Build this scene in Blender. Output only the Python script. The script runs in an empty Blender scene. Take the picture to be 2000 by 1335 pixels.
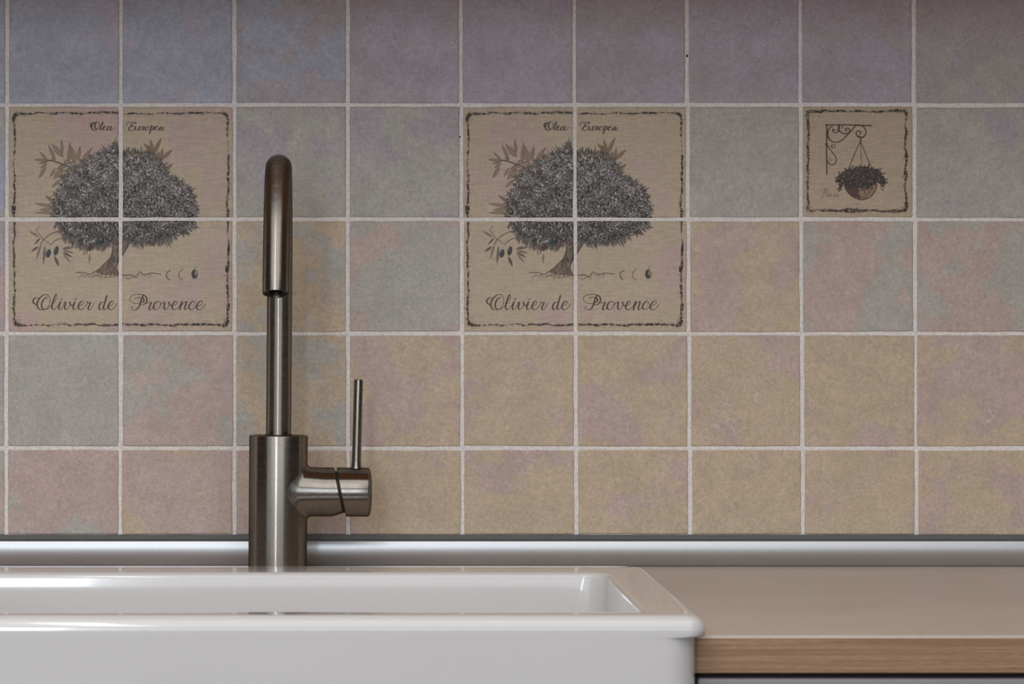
import bpy, bmesh, math, random
import numpy as np
from mathutils import Vector

C = bpy.context.scene.collection
RNG = random.Random(7)
PI = math.pi

# ------------------------------------------------------------------ camera
FPX = 6523.0                # focal length in pixels of the 2000 wide frame
VX, VY = 650.0, 590.0       # where the wall normal through the camera meets the frame
CAM_Y, CAM_Z = -3.027, 1.1385
TOP = 0.90                  # worktop height
WALL = FPX / 3.027          # pixels per metre on the tiled wall

cam_data = bpy.data.cameras.new('camera')
cam = bpy.data.objects.new('camera', cam_data)
C.objects.link(cam)
cam.location = (0, CAM_Y, CAM_Z)
cam.rotation_euler = (PI / 2, 0, 0)
cam_data.sensor_width = 36
cam_data.lens = FPX / 2000 * 36
cam_data.shift_x = (1000 - VX) / 2000
cam_data.shift_y = -(667.5 - VY) / 2000
cam_data.clip_start = 0.05
cam_data.dof.use_dof = True
cam_data.dof.focus_distance = 2.97
cam_data.dof.aperture_fstop = 20
bpy.context.scene.camera = cam

# ------------------------------------------------------------------ world, lights, exposure
world = bpy.data.worlds.new('world')
bpy.context.scene.world = world
world.use_nodes = True
world.node_tree.nodes['Background'].inputs[0].default_value = (0.75, 0.85, 1, 1)
world.node_tree.nodes['Background'].inputs[1].default_value = 0.3


def area(name, loc, rot, sx, sy, power, col):
    d = bpy.data.lights.new(name, 'AREA')
    d.shape = 'RECTANGLE'
    d.size, d.size_y = sx, sy
    d.energy = power
    d.color = col
    o = bpy.data.objects.new(name, d)
    C.objects.link(o)
    o.location = loc
    o.rotation_euler = rot
    return o


area('window_daylight', (-0.62, -4.44, 1.62), (PI / 2, 0, 0), 0.24, 1.24, 17, (0.78, 0.89, 1.0))
area('curtain_daylight', (-0.35, -4.50, 1.62), (PI / 2, 0, 0), 4.30, 1.26, 28, (0.90, 0.95, 1.0))
area('side_window_daylight', (-2.50, -3.55, 1.45), (0, -PI / 2, 0), 1.30, 1.60, 3.5, (0.86, 0.93, 1.0))
area('ceiling_bounce_fill', (-0.12, -2.35, 2.40), (0, 0, 0), 2.6, 3.0, 38, (1.0, 0.955, 0.925))  # added soft fill imitating light bounced off a bright ceiling
area('ceiling_tube_light', (-0.33, -2.45, 2.385), (0, 0, 0), 0.10, 1.9, 6, (1.0, 0.97, 0.95))

vs = bpy.context.scene.view_settings
vs.view_transform = 'Standard'
vs.look = 'None'
vs.gamma = 1
vs.use_curve_mapping = False
vs.exposure = -0.15


# ------------------------------------------------------------------ helpers
def lin(c):
    c = np.asarray(c, float) / 255.0
    return np.where(c <= 0.04045, c / 12.92, ((c + 0.055) / 1.055) ** 2.4)


def enc(l):
    l = np.clip(np.asarray(l, float), 0, 1)
    return np.where(l <= 0.0031308, l * 12.92, 1.055 * l ** (1 / 2.4) - 0.055)


KIL = 0.60                  # how strongly the photograph's light falls on a surface


def alb(r, g, b, k=KIL):
    return tuple(float(v) for v in np.minimum(lin((r, g, b)) / k, 0.95))


def link(o, parent=None):
    C.objects.link(o)
    if parent is not None:
        o.parent = parent
    return o


def mesh_obj(name, verts, faces, mat, parent=None, smooth=False, sharp=None, ring=0):
    me = bpy.data.meshes.new(name)
    me.from_pydata([tuple(v) for v in verts], [], faces)
    me.update()
    bm = bmesh.new()
    bm.from_mesh(me)
    bmesh.ops.recalc_face_normals(bm, faces=bm.faces)
    if smooth:
        for f in bm.faces:
            f.smooth = True
        if sharp:
            for e in bm.edges:
                if len(e.link_faces) == 2 and e.calc_face_angle(0) > sharp:
                    e.smooth = False
    bm.to_mesh(me)
    bm.free()
    o = bpy.data.objects.new(name, me)
    if mat:
        me.materials.append(mat)
    if ring:                                   # u runs along the tube, v around it
        uv = me.uv_layers.new(name='brush')
        n, per = ring, 0.001
        acc = [0.0]
        for i in range(1, len(verts) // n):
            acc.append(acc[-1] + (Vector(verts[i * n]) - Vector(verts[i * n - n])).length)
        for p in me.polygons:
            idx = [me.loops[l].vertex_index for l in p.loop_indices]
            js = [i % n for i in idx]
            wrap = max(js) - min(js) > n / 2 and len(js) == 4
            for l, i, j in zip(p.loop_indices, idx, js):
                if len(js) == 4:
                    uv.data[l].uv = (acc[i // n], ((j + n if wrap and j < n / 2 else j) / n))
                else:
                    uv.data[l].uv = (verts[i][0] + verts[i][2], verts[i][1])
    return link(o, parent)


def box(name, lo, hi, mat, parent=None, bevel=0.0, seg=2):
    bm = bmesh.new()
    bmesh.ops.create_cube(bm, size=1)
    for v in bm.verts:
        v.co = Vector([lo[i] + (v.co[i] + 0.5) * (hi[i] - lo[i]) for i in range(3)])
    if bevel:
        bmesh.ops.bevel(bm, geom=bm.edges[:], offset=bevel, segments=seg, affect='EDGES', profile=0.5)
    me = bpy.data.meshes.new(name)
    bm.to_mesh(me)
    bm.free()
    me.materials.append(mat)
    return link(bpy.data.objects.new(name, me), parent)


def rings_mesh(rings, close_start=True, close_end=True):
    n = len(rings[0])
    vs_, fs = [], []
    for r in rings:
        vs_ += r
    for i in range(len(rings) - 1):
        for j in range(n):
            k = (j + 1) % n
            fs.append((i * n + j, i * n + k, (i + 1) * n + k, (i + 1) * n + j))
    if close_start:
        fs.append(tuple(range(n)))
    if close_end:
        b = (len(rings) - 1) * n
        fs.append(tuple(b + j for j in range(n)))
    return vs_, fs


def empty(name, loc, label, cat, group=None, parent=None):
    o = bpy.data.objects.new(name, None)
    o.empty_display_size = 0.05
    link(o, parent)
    o.location = loc
    o['label'] = label
    o['category'] = cat
    if group:
        o['group'] = group
    return o


def structure(o):
    o['kind'] = 'structure'
    return o


# ------------------------------------------------------------------ node materials
class NT:
    def __init__(self, name):
        self.m = bpy.data.materials.new(name)
        self.m.use_nodes = True
        self.t = self.m.node_tree
        self.b = self.t.nodes['Principled BSDF']

    def n(self, typ, **kw):
        x = self.t.nodes.new(typ)
        for k, v in kw.items():
            setattr(x, k, v)
        return x

    def set(self, sock, v):
        if isinstance(v, bpy.types.NodeSocket):
            self.t.links.new(v, sock)
        elif isinstance(v, tuple) and len(v) == 3 and sock.type == 'RGBA':
            sock.default_value = (*v, 1)
        else:
            sock.default_value = v

    def bsdf(self, **kw):
        for k, v in kw.items():
            self.set(self.b.inputs[k.replace('_', ' ')], v)

    def math(self, op, a, b=0.0, clamp=False):
        x = self.n('ShaderNodeMath', operation=op, use_clamp=clamp)
        self.set(x.inputs[0], a)
        self.set(x.inputs[1], b)
        return x.outputs[0]

    def mix(self, f, a, b, blend='MIX'):
        x = self.n('ShaderNodeMix', data_type='RGBA', blend_type=blend)
        self.set(x.inputs[0], f)
        self.set(x.inputs[6], a)
        self.set(x.inputs[7], b)
        return x.outputs[2]

    def noise(self, vec, scale, detail=3, rough=0.55):
        x = self.n('ShaderNodeTexNoise')
        self.set(x.inputs['Vector'], vec)
        x.inputs['Scale'].default_value = scale
        x.inputs['Detail'].default_value = detail
        x.inputs['Roughness'].default_value = rough
        return x.outputs['Fac']

    def ramp(self, f, lo, hi, a=0.0, b=1.0, smooth=True):
        x = self.n('ShaderNodeMapRange', interpolation_type='SMOOTHSTEP' if smooth else 'LINEAR')
        self.set(x.inputs[0], f)
        for i, v in enumerate((lo, hi, a, b)):
            x.inputs[1 + i].default_value = v
        return x.outputs[0]

    def objco(self, shift=True):
        tc = self.n('ShaderNodeTexCoord').outputs['Object']
        if not shift:
            return tc
        oi = self.n('ShaderNodeObjectInfo').outputs['Random']
        s = self.n('ShaderNodeVectorMath', operation='SCALE')
        s.inputs[0].default_value = (7.3, 3.1, 11.7)
        self.set(s.inputs['Scale'], oi)
        a = self.n('ShaderNodeVectorMath', operation='ADD')
        self.set(a.inputs[0], tc)
        self.set(a.inputs[1], s.outputs[0])
        return a.outputs[0]

    def scaled(self, vec, x, y, z):
        s = self.n('ShaderNodeVectorMath', operation='MULTIPLY')
        self.set(s.inputs[0], vec)
        s.inputs[1].default_value = (x, y, z)
        return s.outputs[0]

    def bump(self, h, strength, dist):
        x = self.n('ShaderNodeBump')
        x.inputs['Strength'].default_value = strength
        x.inputs['Distance'].default_value = dist
        self.set(x.inputs['Height'], h)
        self.set(self.b.inputs['Normal'], x.outputs[0])

    def objattr(self, name, out='Color'):
        x = self.n('ShaderNodeAttribute', attribute_type='OBJECT', attribute_name=name)
        return x.outputs[out]


def plain(name, col, rough, metal=0.0, spec=0.5, coat=0.0, grain=0.06, gscale=300):
    t = NT(name)
    co = t.objco(False)
    g = t.noise(co, gscale, 4)
    dark = tuple(c * (1 - grain) for c in col)
    lite = tuple(min(1, c * (1 + grain)) for c in col)
    t.bsdf(Base_Color=t.mix(t.ramp(g, 0.35, 0.65), dark, lite), Roughness=rough, Metallic=metal)
    t.b.inputs['Specular IOR Level'].default_value = spec
    t.b.inputs['Coat Weight'].default_value = coat
    t.b.inputs['Coat Roughness'].default_value = 0.04
    return t.m


def stone_colour(t, co, patch_lo=0.50, patch_hi=0.60):
    """Stone-look glaze: two tints in cloudy patches, fine speckle and pale veins."""
    f = t.ramp(t.math('ADD', t.noise(co, 17, 4, 0.6), t.objattr('patch', 'Fac')), patch_lo, patch_hi)
    col = t.mix(f, t.objattr('tint'), t.objattr('tint_patch'))
    cloud = t.ramp(t.noise(co, 45, 5, 0.65), 0.3, 0.7, 0.94, 1.06)
    speck = t.ramp(t.noise(co, 620, 5, 0.8), 0.30, 0.70, 0.82, 1.17, False)
    dots = t.ramp(t.noise(co, 620, 1), 0.72, 0.80, 1.0, 0.74)
    grit = t.ramp(t.noise(co, 260, 5, 0.75), 0.32, 0.68, 0.84, 1.15, False)
    fleck = t.ramp(t.noise(co, 380, 2, 0.6), 0.66, 0.76, 1.0, 1.22)
    mul = t.math('MULTIPLY', t.math('MULTIPLY', t.math('MULTIPLY', cloud, speck), dots), t.math('MULTIPLY', grit, fleck))
    mm = t.n('ShaderNodeVectorMath', operation='SCALE')
    t.set(mm.inputs[0], col)
    t.set(mm.inputs['Scale'], mul)
    warp = t.n('ShaderNodeVectorMath', operation='ADD')
    nz = t.n('ShaderNodeTexNoise')
    t.set(nz.inputs['Vector'], co)
    nz.inputs['Scale'].default_value = 30
    nz.inputs['Detail'].default_value = 4
    sc = t.n('ShaderNodeVectorMath', operation='SCALE')
    t.set(sc.inputs[0], nz.outputs['Color'])
    sc.inputs['Scale'].default_value = 0.07
    t.set(warp.inputs[0], co)
    t.set(warp.inputs[1], sc.outputs[0])
    vo = t.n('ShaderNodeTexVoronoi', feature='DISTANCE_TO_EDGE')
    t.set(vo.inputs['Vector'], warp.outputs[0])
    vo.inputs['Scale'].default_value = 26
    line = t.ramp(vo.outputs['Distance'], 0.0, 0.030, 1.0, 0.0)
    mask = t.ramp(t.noise(co, 34, 3), 0.52, 0.66)
    v = t.math('MULTIPLY', t.math('MULTIPLY', line, mask), t.ramp(t.noise(co, 400, 3), 0.35, 0.6))
    v = t.math('MULTIPLY', v, 0.55)
    return t.mix(v, mm.outputs[0], (0.74, 0.68, 0.60)), speck


def make_tile_material():
    t = NT('stone_tile_glaze')
    co = t.objco()
    col, speck = stone_colour(t, co)
    t.bsdf(Base_Color=col, Roughness=t.ramp(t.noise(co, 60, 3), 0.3, 0.7, 0.42, 0.58))
    t.b.inputs['Specular IOR Level'].default_value = 0.35
    t.bump(t.math('ADD', t.noise(co, 500, 4), t.math('MULTIPLY', t.noise(co, 55, 3), 3.0)), 0.20, 0.0006)
    return t.m


def make_print_material(name, img):
    t = NT(name)
    co = t.objco()
    f = t.ramp(t.math('ADD', t.noise(co, 15, 4, 0.6), t.objattr('patch', 'Fac')), 0.50, 0.60)
    col = t.mix(f, t.objattr('tint'), t.objattr('tint_patch'))
    weave = t.ramp(t.noise(t.scaled(co, 90, 1, 620), 1.0, 3, 0.7), 0.3, 0.7, 0.90, 1.09)
    weave2 = t.ramp(t.noise(t.scaled(co, 620, 1, 120), 1.0, 2, 0.7), 0.3, 0.7, 0.95, 1.05)
    mm = t.n('ShaderNodeVectorMath', operation='SCALE')
    t.set(mm.inputs[0], col)
    t.set(mm.inputs['Scale'], t.math('MULTIPLY', weave, weave2))
    tex = t.n('ShaderNodeTexImage', image=img, extension='CLIP', interpolation='Linear')
    uv = t.n('ShaderNodeUVMap', uv_map='print')
    t.set(tex.inputs['Vector'], uv.outputs[0])
    t.bsdf(Base_Color=t.mix(tex.outputs['Alpha'], mm.outputs[0], tex.outputs['Color']), Roughness=0.5)
    t.b.inputs['Specular IOR Level'].default_value = 0.35
    t.bump(t.noise(co, 420, 3), 0.12, 0.0005)
    return t.m


def make_steel():
    t = NT('brushed_steel')
    uv = t.n('ShaderNodeUVMap', uv_map='brush').outputs[0]
    br = t.noise(t.scaled(uv, 160, 5, 1), 1.0, 3, 0.7)
    t.bsdf(Base_Color=t.mix(br, (0.285, 0.265, 0.242), (0.33, 0.308, 0.282)), Metallic=1.0,
           Roughness=t.ramp(br, 0.3, 0.7, 0.24, 0.30))
    t.b.inputs['Specular Tint'].default_value = (0.30, 0.28, 0.26, 1)
    t.b.inputs['Anisotropic'].default_value = 0.95
    tg = t.n('ShaderNodeTangent', direction_type='UV_MAP', uv_map='brush')
    t.set(t.b.inputs['Tangent'], tg.outputs[0])
    return t.m


def make_plywood():
    t = NT('laminated_wood_edge')
    co = t.objco(False)
    lay = t.noise(t.scaled(co, 5, 1, 560), 1.0, 2, 0.6)
    grain = t.noise(t.scaled(co, 110, 1, 1000), 1.0, 4, 0.7)
    knots = t.ramp(t.noise(t.scaled(co, 60, 1, 420), 1.0, 2), 0.66, 0.78)
    c = t.mix(t.ramp(lay, 0.35, 0.65), alb(128, 98, 74, 0.62), alb(150, 121, 94, 0.62))
    c = t.mix(t.ramp(grain, 0.3, 0.7, 0.0, 0.55), c, alb(114, 86, 63, 0.62))
    c = t.mix(t.math('MULTIPLY', knots, 0.5), c, alb(92, 66, 46, 0.62))
    t.bsdf(Base_Color=c, Roughness=0.5)
    t.bump(lay, 0.15, 0.0005)
    return t.m


def make_laminate():
    t = NT('beige_laminate')
    co = t.objco(False)
    cl = t.noise(co, 9, 5, 0.6)
    sp = t.noise(co, 420, 4, 0.7)
    c = t.mix(t.ramp(cl, 0.35, 0.65), (0.62, 0.53, 0.46), (0.67, 0.58, 0.51))
    c = t.mix(t.ramp(sp, 0.4, 0.7, 0.0, 0.35), c, (0.47, 0.39, 0.33))
    t.bsdf(Base_Color=c, Roughness=0.45)
    t.b.inputs['Specular IOR Level'].default_value = 0.45
    t.bump(sp, 0.12, 0.0003)
    return t.m


M_TILE = make_tile_material()
M_STEEL = make_steel()
M_PLY = make_plywood()
M_LAM = make_laminate()
M_GROUT = plain('pale_grout', (0.86, 0.82, 0.795), 0.85, grain=0.10, gscale=500)
M_CERAMIC = plain('white_ceramic', (0.78, 0.77, 0.765), 0.12, coat=0.6, grain=0.006, gscale=8)
M_ALU = plain('satin_aluminium', (0.58, 0.60, 0.625), 0.42, metal=1.0, grain=0.02, gscale=400)
M_LIP = plain('dark_grey_lip', (0.13, 0.13, 0.125), 0.6)
M_DARK = plain('dark_rubber', (0.02, 0.018, 0.016), 0.6)
M_HOLE = plain('aerator_mesh', (0.03, 0.026, 0.024), 0.4, metal=0.6)
M_FRONT = plain('pale_drawer_front', (0.39, 0.365, 0.39), 0.4, grain=0.02)
M_CARC = plain('dark_carcass', (0.07, 0.045, 0.04), 0.7)
M_WALL = plain('warm_wall_paint', (0.60, 0.56, 0.53), 0.9, grain=0.03, gscale=60)
M_SIDE = plain('brown_wall_paint', (0.05, 0.042, 0.037), 0.9, grain=0.03, gscale=60)
M_CEIL = plain('ceiling_paint', (0.62, 0.60, 0.57), 0.9, grain=0.02, gscale=60)
M_FLOOR = plain('brown_floor', (0.16, 0.135, 0.115), 0.6, grain=0.15, gscale=20)
M_OAK = plain('oak_cabinet', (0.60, 0.32, 0.13), 0.5, grain=0.2, gscale=60)
M_WHITE = plain('white_frame', (0.7, 0.7, 0.7), 0.4, grain=0.02)


# ------------------------------------------------------------------ printed artwork (ink drawn on a canvas)
def smooth_noise(h, w, cell, rng):
    gh, gw = int(h / cell) + 3, int(w / cell) + 3
    g = rng.random((gh, gw))
    y = np.arange(h) / cell
    x = np.arange(w) / cell
    y0, x0 = y.astype(int), x.astype(int)
    fy, fx = (y - y0)[:, None], (x - x0)[None, :]
    fy, fx = fy * fy * (3 - 2 * fy), fx * fx * (3 - 2 * fx)
    a, b = g[y0][:, x0], g[y0][:, x0 + 1]
    c, d = g[y0 + 1][:, x0], g[y0 + 1][:, x0 + 1]
    return (a * (1 - fx) + b * fx) * (1 - fy) + (c * (1 - fx) + d * fx) * fy


class Canvas:
    """Ink layer with straight alpha; coordinates are given in frame pixels of the wall."""

    def __init__(self, x0, y0, x1, y1, s, seed):
        self.x0, self.y0, self.x1, self.y1, self.s = x0, y0, x1, y1, s
        self.w, self.h = int((x1 - x0) * s), int((y1 - y0) * s)
        self.rgb = np.zeros((self.h, self.w, 3), np.float32)
        self.rgb[:] = (60, 48, 40)
        self.a = np.zeros((self.h, self.w), np.float32)
        self.rng = np.random.default_rng(seed)

    def win(self, lo_x, lo_y, hi_x, hi_y):
        i0 = max(0, int((lo_x - self.x0) * self.s) - 2)
        i1 = min(self.w, int((hi_x - self.x0) * self.s) + 3)
        j0 = max(0, int((lo_y - self.y0) * self.s) - 2)
        j1 = min(self.h, int((hi_y - self.y0) * self.s) + 3)
        if i1 <= i0 or j1 <= j0:
            return None
        X = ((np.arange(i0, i1) + 0.5) / self.s + self.x0)[None, :]
        Y = ((np.arange(j0, j1) + 0.5) / self.s + self.y0)[:, None]
        return slice(j0, j1), slice(i0, i1), X, Y

    def blend(self, sj, si, cov, col):
        a0 = self.a[sj, si]
        out = cov + a0 * (1 - cov)
        safe = np.maximum(out, 1e-5)
        wgt = (cov / safe)[..., None]
        self.rgb[sj, si] = np.where(cov[..., None] > 1e-4,
                                    self.rgb[sj, si] * (1 - wgt) + np.asarray(col, np.float32) * wgt,
                                    self.rgb[sj, si])
        self.a[sj, si] = out

    def stroke(self, pts, wid, col, op=1.0, soft=0.6):
        """pts: (x, y) list; wid: one width or one per point."""
        pts = np.asarray(pts, float)
        wid = np.broadcast_to(np.asarray(wid, float), (len(pts),))
        m = wid.max() / 2 + soft + 1
        wn = self.win(pts[:, 0].min() - m, pts[:, 1].min() - m, pts[:, 0].max() + m, pts[:, 1].max() + m)
        if wn is None:
            return
        sj, si, X, Y = wn
        cov = np.zeros((Y.shape[0], X.shape[1]))
        for k in range(len(pts) - 1):
            (ax, ay), (bx, by) = pts[k], pts[k + 1]
            dx, dy = bx - ax, by - ay
            L = dx * dx + dy * dy + 1e-9
            t = np.clip(((X - ax) * dx + (Y - ay) * dy) / L, 0, 1)
            d = np.hypot(X - ax - t * dx, Y - ay - t * dy)
            w = wid[k] * (1 - t) + wid[k + 1] * t
            cov = np.maximum(cov, np.clip((w / 2 - d) / soft + 0.5, 0, 1))
        self.blend(sj, si, cov * op, col)

    def leaf(self, bx, by, tx, ty, width, col, op=1.0, soft=0.6, vein=None):
        m = width + 1
        wn = self.win(min(bx, tx) - m, min(by, ty) - m, max(bx, tx) + m, max(by, ty) + m)
        if wn is None:
            return
        sj, si, X, Y = wn
        dx, dy = tx - bx, ty - by
        L = math.hypot(dx, dy) + 1e-6
        ux, uy = dx / L, dy / L
        t = ((X - bx) * ux + (Y - by) * uy) / L
        p = np.abs(-(X - bx) * uy + (Y - by) * ux)
        hw = width / 2 * np.sin(PI * np.clip(t, 0, 1) ** 0.85)
        cov = np.clip((hw - p) / soft + 0.5, 0, 1) * (t > 0) * (t < 1) * (hw > 0.05)
        self.blend(sj, si, cov * op, col)
        if vein is not None:
            edge = np.clip(1 - np.abs(p - hw * 0.92) / 0.55, 0, 1) * (t > 0) * (t < 1)
            mid = np.clip(1 - p / 0.5, 0, 1) * (t > 0) * (t < 0.95)
            self.blend(sj, si, np.maximum(edge, mid * 0.7) * op, vein)

    def ellipse(self, cx, cy, rx, ry, col, op=1.0, soft=0.15, rot=0.0):
        r = max(rx, ry)
        wn = self.win(cx - r, cy - r, cx + r, cy + r)
        if wn is None:
            return
        sj, si, X, Y = wn
        c, s = math.cos(rot), math.sin(rot)
        u = ((X - cx) * c + (Y - cy) * s) / rx
        v = (-(X - cx) * s + (Y - cy) * c) / ry
        self.blend(sj, si, np.clip((1 - np.hypot(u, v)) / soft + 0.5, 0, 1) * op, col)

    def poly(self, pts, col, op=1.0, rough=0.0):
        pts = np.asarray(pts, float)
        wn = self.win(pts[:, 0].min() - 3, pts[:, 1].min() - 3, pts[:, 0].max() + 3, pts[:, 1].max() + 3)
        sj, si, X, Y = wn
        X = X + np.zeros_like(Y)
        Y = Y + np.zeros_like(X)
        if rough:
            X = X + (smooth_noise(*X.shape, 6, self.rng) - 0.5) * rough
            Y = Y + (smooth_noise(*X.shape, 6, self.rng) - 0.5) * rough
        self.blend(sj, si, inside(pts, X, Y).astype(float) * op, col)

    def border(self, x0, y0, x1, y1, r, col, wmax, gap):
        """Worn, broken frame line."""
        pts = []
        for cx, cy, a0 in ((x1 - r, y0 + r, -90), (x1 - r, y1 - r, 0), (x0 + r, y1 - r, 90), (x0 + r, y0 + r, 180)):
            for k in range(4):
                a = math.radians(a0 + 30 * k)
                pts.append((cx + r * math.cos(a), cy + r * math.sin(a)))
        pts.append(pts[0])
        P = []
        for a, b in zip(pts, pts[1:]):
            n = max(1, int(math.dist(a, b) / 2.0))
            P += [(a[0] + (b[0] - a[0]) * k / n, a[1] + (b[1] - a[1]) * k / n) for k in range(n)]
        n = len(P)
        cells = smooth_noise(1, n, 12, self.rng)[0]
        fine = smooth_noise(1, n, 2.2, self.rng)[0]
        jit = smooth_noise(1, n, 7, self.rng)[0] - 0.5
        big = smooth_noise(1, n, 40, self.rng)[0]
        for k in range(n):
            x, y = P[k]
            nx, ny = x - (x0 + x1) / 2, y - (y0 + y1) / 2
            l = math.hypot(nx, ny)
            P[k] = (x + nx / l * jit[k] * 4, y + ny / l * jit[k] * 4)
        near = np.array([min(math.dist(p, c) for c in ((x0, y0), (x1, y0), (x0, y1), (x1, y1))) for p in P])
        corner = np.clip(1 - near / 20, 0, 1)
        blot = np.clip(smooth_noise(1, n, 9, self.rng)[0] * 1.9 - 1.0, 0, 1) * np.clip(big * 2 - 0.6, 0, 1)
        w = np.clip((0.5 * cells + 0.4 * big + 0.35 * fine - gap) * 2.4, 0, 1) * wmax * (0.45 + 0.25 * fine) + blot * wmax * 0.9 + corner * wmax * 0.6
        for k in range(n - 1):
            if w[k] < 0.3:
                continue
            self.stroke([P[k], P[k + 1]], [w[k], w[k + 1]], col, 0.45 + 0.45 * fine[k], 1.1)
            for _ in range(1 + int(4 * max(blot[k], corner[k]))):       # frayed specks
                q = self.rng.normal(0, 0.9 + 0.55 * w[k], 2)
                self.ellipse(P[k][0] + q[0], P[k][1] + q[1], 0.6 + 0.9 * self.rng.random(), 0.55 + 0.5 * self.rng.random(), col, 0.55, 0.6)
        for _ in range(int(n * 0.9)):
            k = int(self.rng.integers(n))
            q = self.rng.normal(0, 4.5, 2)
            self.ellipse(P[k][0] + q[0], P[k][1] + q[1], 1.0, 0.8, col, 0.22, 0.9)

    def wear(self, x0, y0, x1, y1, inner):
        """Rub the printed frame away in small flakes."""
        X = (np.arange(self.w) / self.s + self.x0)[None, :]
        Y = (np.arange(self.h) / self.s + self.y0)[:, None]
        band = (X < x0 + inner) | (X > x1 - inner) | (Y < y0 + inner) | (Y > y1 - inner)
        nz = 0.6 * smooth_noise(self.h, self.w, 4.5, self.rng) + 0.4 * smooth_noise(self.h, self.w, 11, self.rng)
        self.a = np.where(band, self.a * np.clip(nz * 2.4 - 0.25, 0.10, 1), self.a)

    def image(self, name):
        img = bpy.data.images.new(name, self.w, self.h, alpha=True)
        img.alpha_mode = 'CHANNEL_PACKED'
        out = np.empty((self.h, self.w, 4), np.float32)
        out[..., :3] = enc(np.minimum(lin(self.rgb) / KIL, 0.95))
        out[..., 3] = np.clip(self.a, 0, 1)
        img.pixels.foreach_set(out[::-1].ravel())
        img.update()
        img.pack()
        return img


def inside(pts, X, Y):
    r = np.zeros(np.broadcast(X, Y).shape, bool)
    n = len(pts)
    for i in range(n):
        (x0, y0), (x1, y1) = pts[i], pts[(i + 1) % n]
        if y0 == y1:
            continue
        c = (Y >= min(y0, y1)) & (Y < max(y0, y1)) & (X < (x1 - x0) * (Y - y0) / (y1 - y0) + x0)
        r ^= c
    return r


def curve(pts, step=0.35):
    """Catmull-Rom through the points, finely sampled."""
    p = [np.array(q, float) for q in pts]
    if len(p) == 2:
        return [tuple(p[0] + (p[1] - p[0]) * k / 6) for k in range(7)]
    p = [2 * p[0] - p[1]] + p + [2 * p[-1] - p[-2]]
    out = []
    for i in range(1, len(p) - 2):
        L = np.linalg.norm(p[i + 1] - p[i])
        n = max(3, min(14, int(L / step / 2)))
        for k in range(n):
            t = k / n
            out.append(0.5 * (2 * p[i] + (p[i + 1] - p[i - 1]) * t + (2 * p[i - 1] - 5 * p[i] + 4 * p[i + 1] - p[i + 2]) * t * t
                              + (3 * p[i] - p[i - 1] - 3 * p[i + 1] + p[i + 2]) * t ** 3))
    out.append(p[-2])
    return [tuple(q) for q in out]


def pen(cv, strokes, org, sc, thin, thick, col, op=1.0):
    """Pointed-pen handwriting: downstrokes swell."""
    for st in strokes:
        if len(st) == 1:
            x, y = st[0]
            cv.ellipse(org[0] + x / sc, org[1] + y / sc, thick * 0.55, thick * 0.5, col, op, 0.4)
            continue
        q = curve([(org[0] + x / sc, org[1] + y / sc) for x, y in st])
        w = []
        for k in range(len(q)):
            a, b = q[max(0, k - 1)], q[min(len(q) - 1, k + 1)]
            d = math.dist(a, b) + 1e-6
            w.append(thin + (thick - thin) * max(0.0, (b[1] - a[1]) / d) ** 1.3)
        w = np.convolve(np.pad(w, 2, mode='edge'), np.ones(5) / 5, 'valid')
        cv.stroke(q, w, col, op, 0.8)


OLIVIER = [
    [(245, 238), (170, 240), (120, 290), (130, 350), (200, 388)],
    [(440, 168), (350, 172), (262, 245), (210, 340), (210, 420), (250, 480), (310, 496), (370, 490), (440, 470), (500, 420)],
    [(420, 222), (350, 270), (305, 360), (312, 450), (360, 486), (420, 462), (470, 380), (486, 290), (462, 200), (410, 160)],
    [(500, 420), (575, 335), (632, 235), (628, 170), (600, 190), (558, 300), (528, 400), (542, 482), (590, 482), (640, 430), (705, 335)],
    [(712, 325), (680, 425), (682, 486), (730, 480), (790, 385)], [(735, 265)],
    [(775, 375), (812, 328), (826, 352), (804, 440), (832, 490), (892, 450), (925, 370), (915, 325), (928, 385), (965, 410)],
    [(965, 410), (1018, 335)], [(1024, 325), (990, 430), (994, 486), (1040, 480), (1092, 422)], [(1045, 265)],
    [(1092, 422), (1180, 380), (1212, 332), (1180, 305), (1130, 350), (1100, 430), (1130, 488), (1190, 480), (1255, 420)],
    [(1255, 420), (1298, 350), (1288, 322), (1310, 346), (1362, 345), (1322, 430), (1318, 488), (1360, 490), (1400, 430), (1442, 358)],
    [(1655, 335), (1595, 338), (1550, 420), (1562, 490), (1612, 470), (1662, 390)],
    [(1716, 192), (1682, 320), (1648, 430), (1660, 490), (1705, 472), (1752, 420)],
    [(1752, 420), (1838, 380), (1866, 332), (1832, 305), (1780, 350), (1745, 430), (1780, 488), (1840, 485), (1900, 425), (1945, 358)],
]
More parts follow.
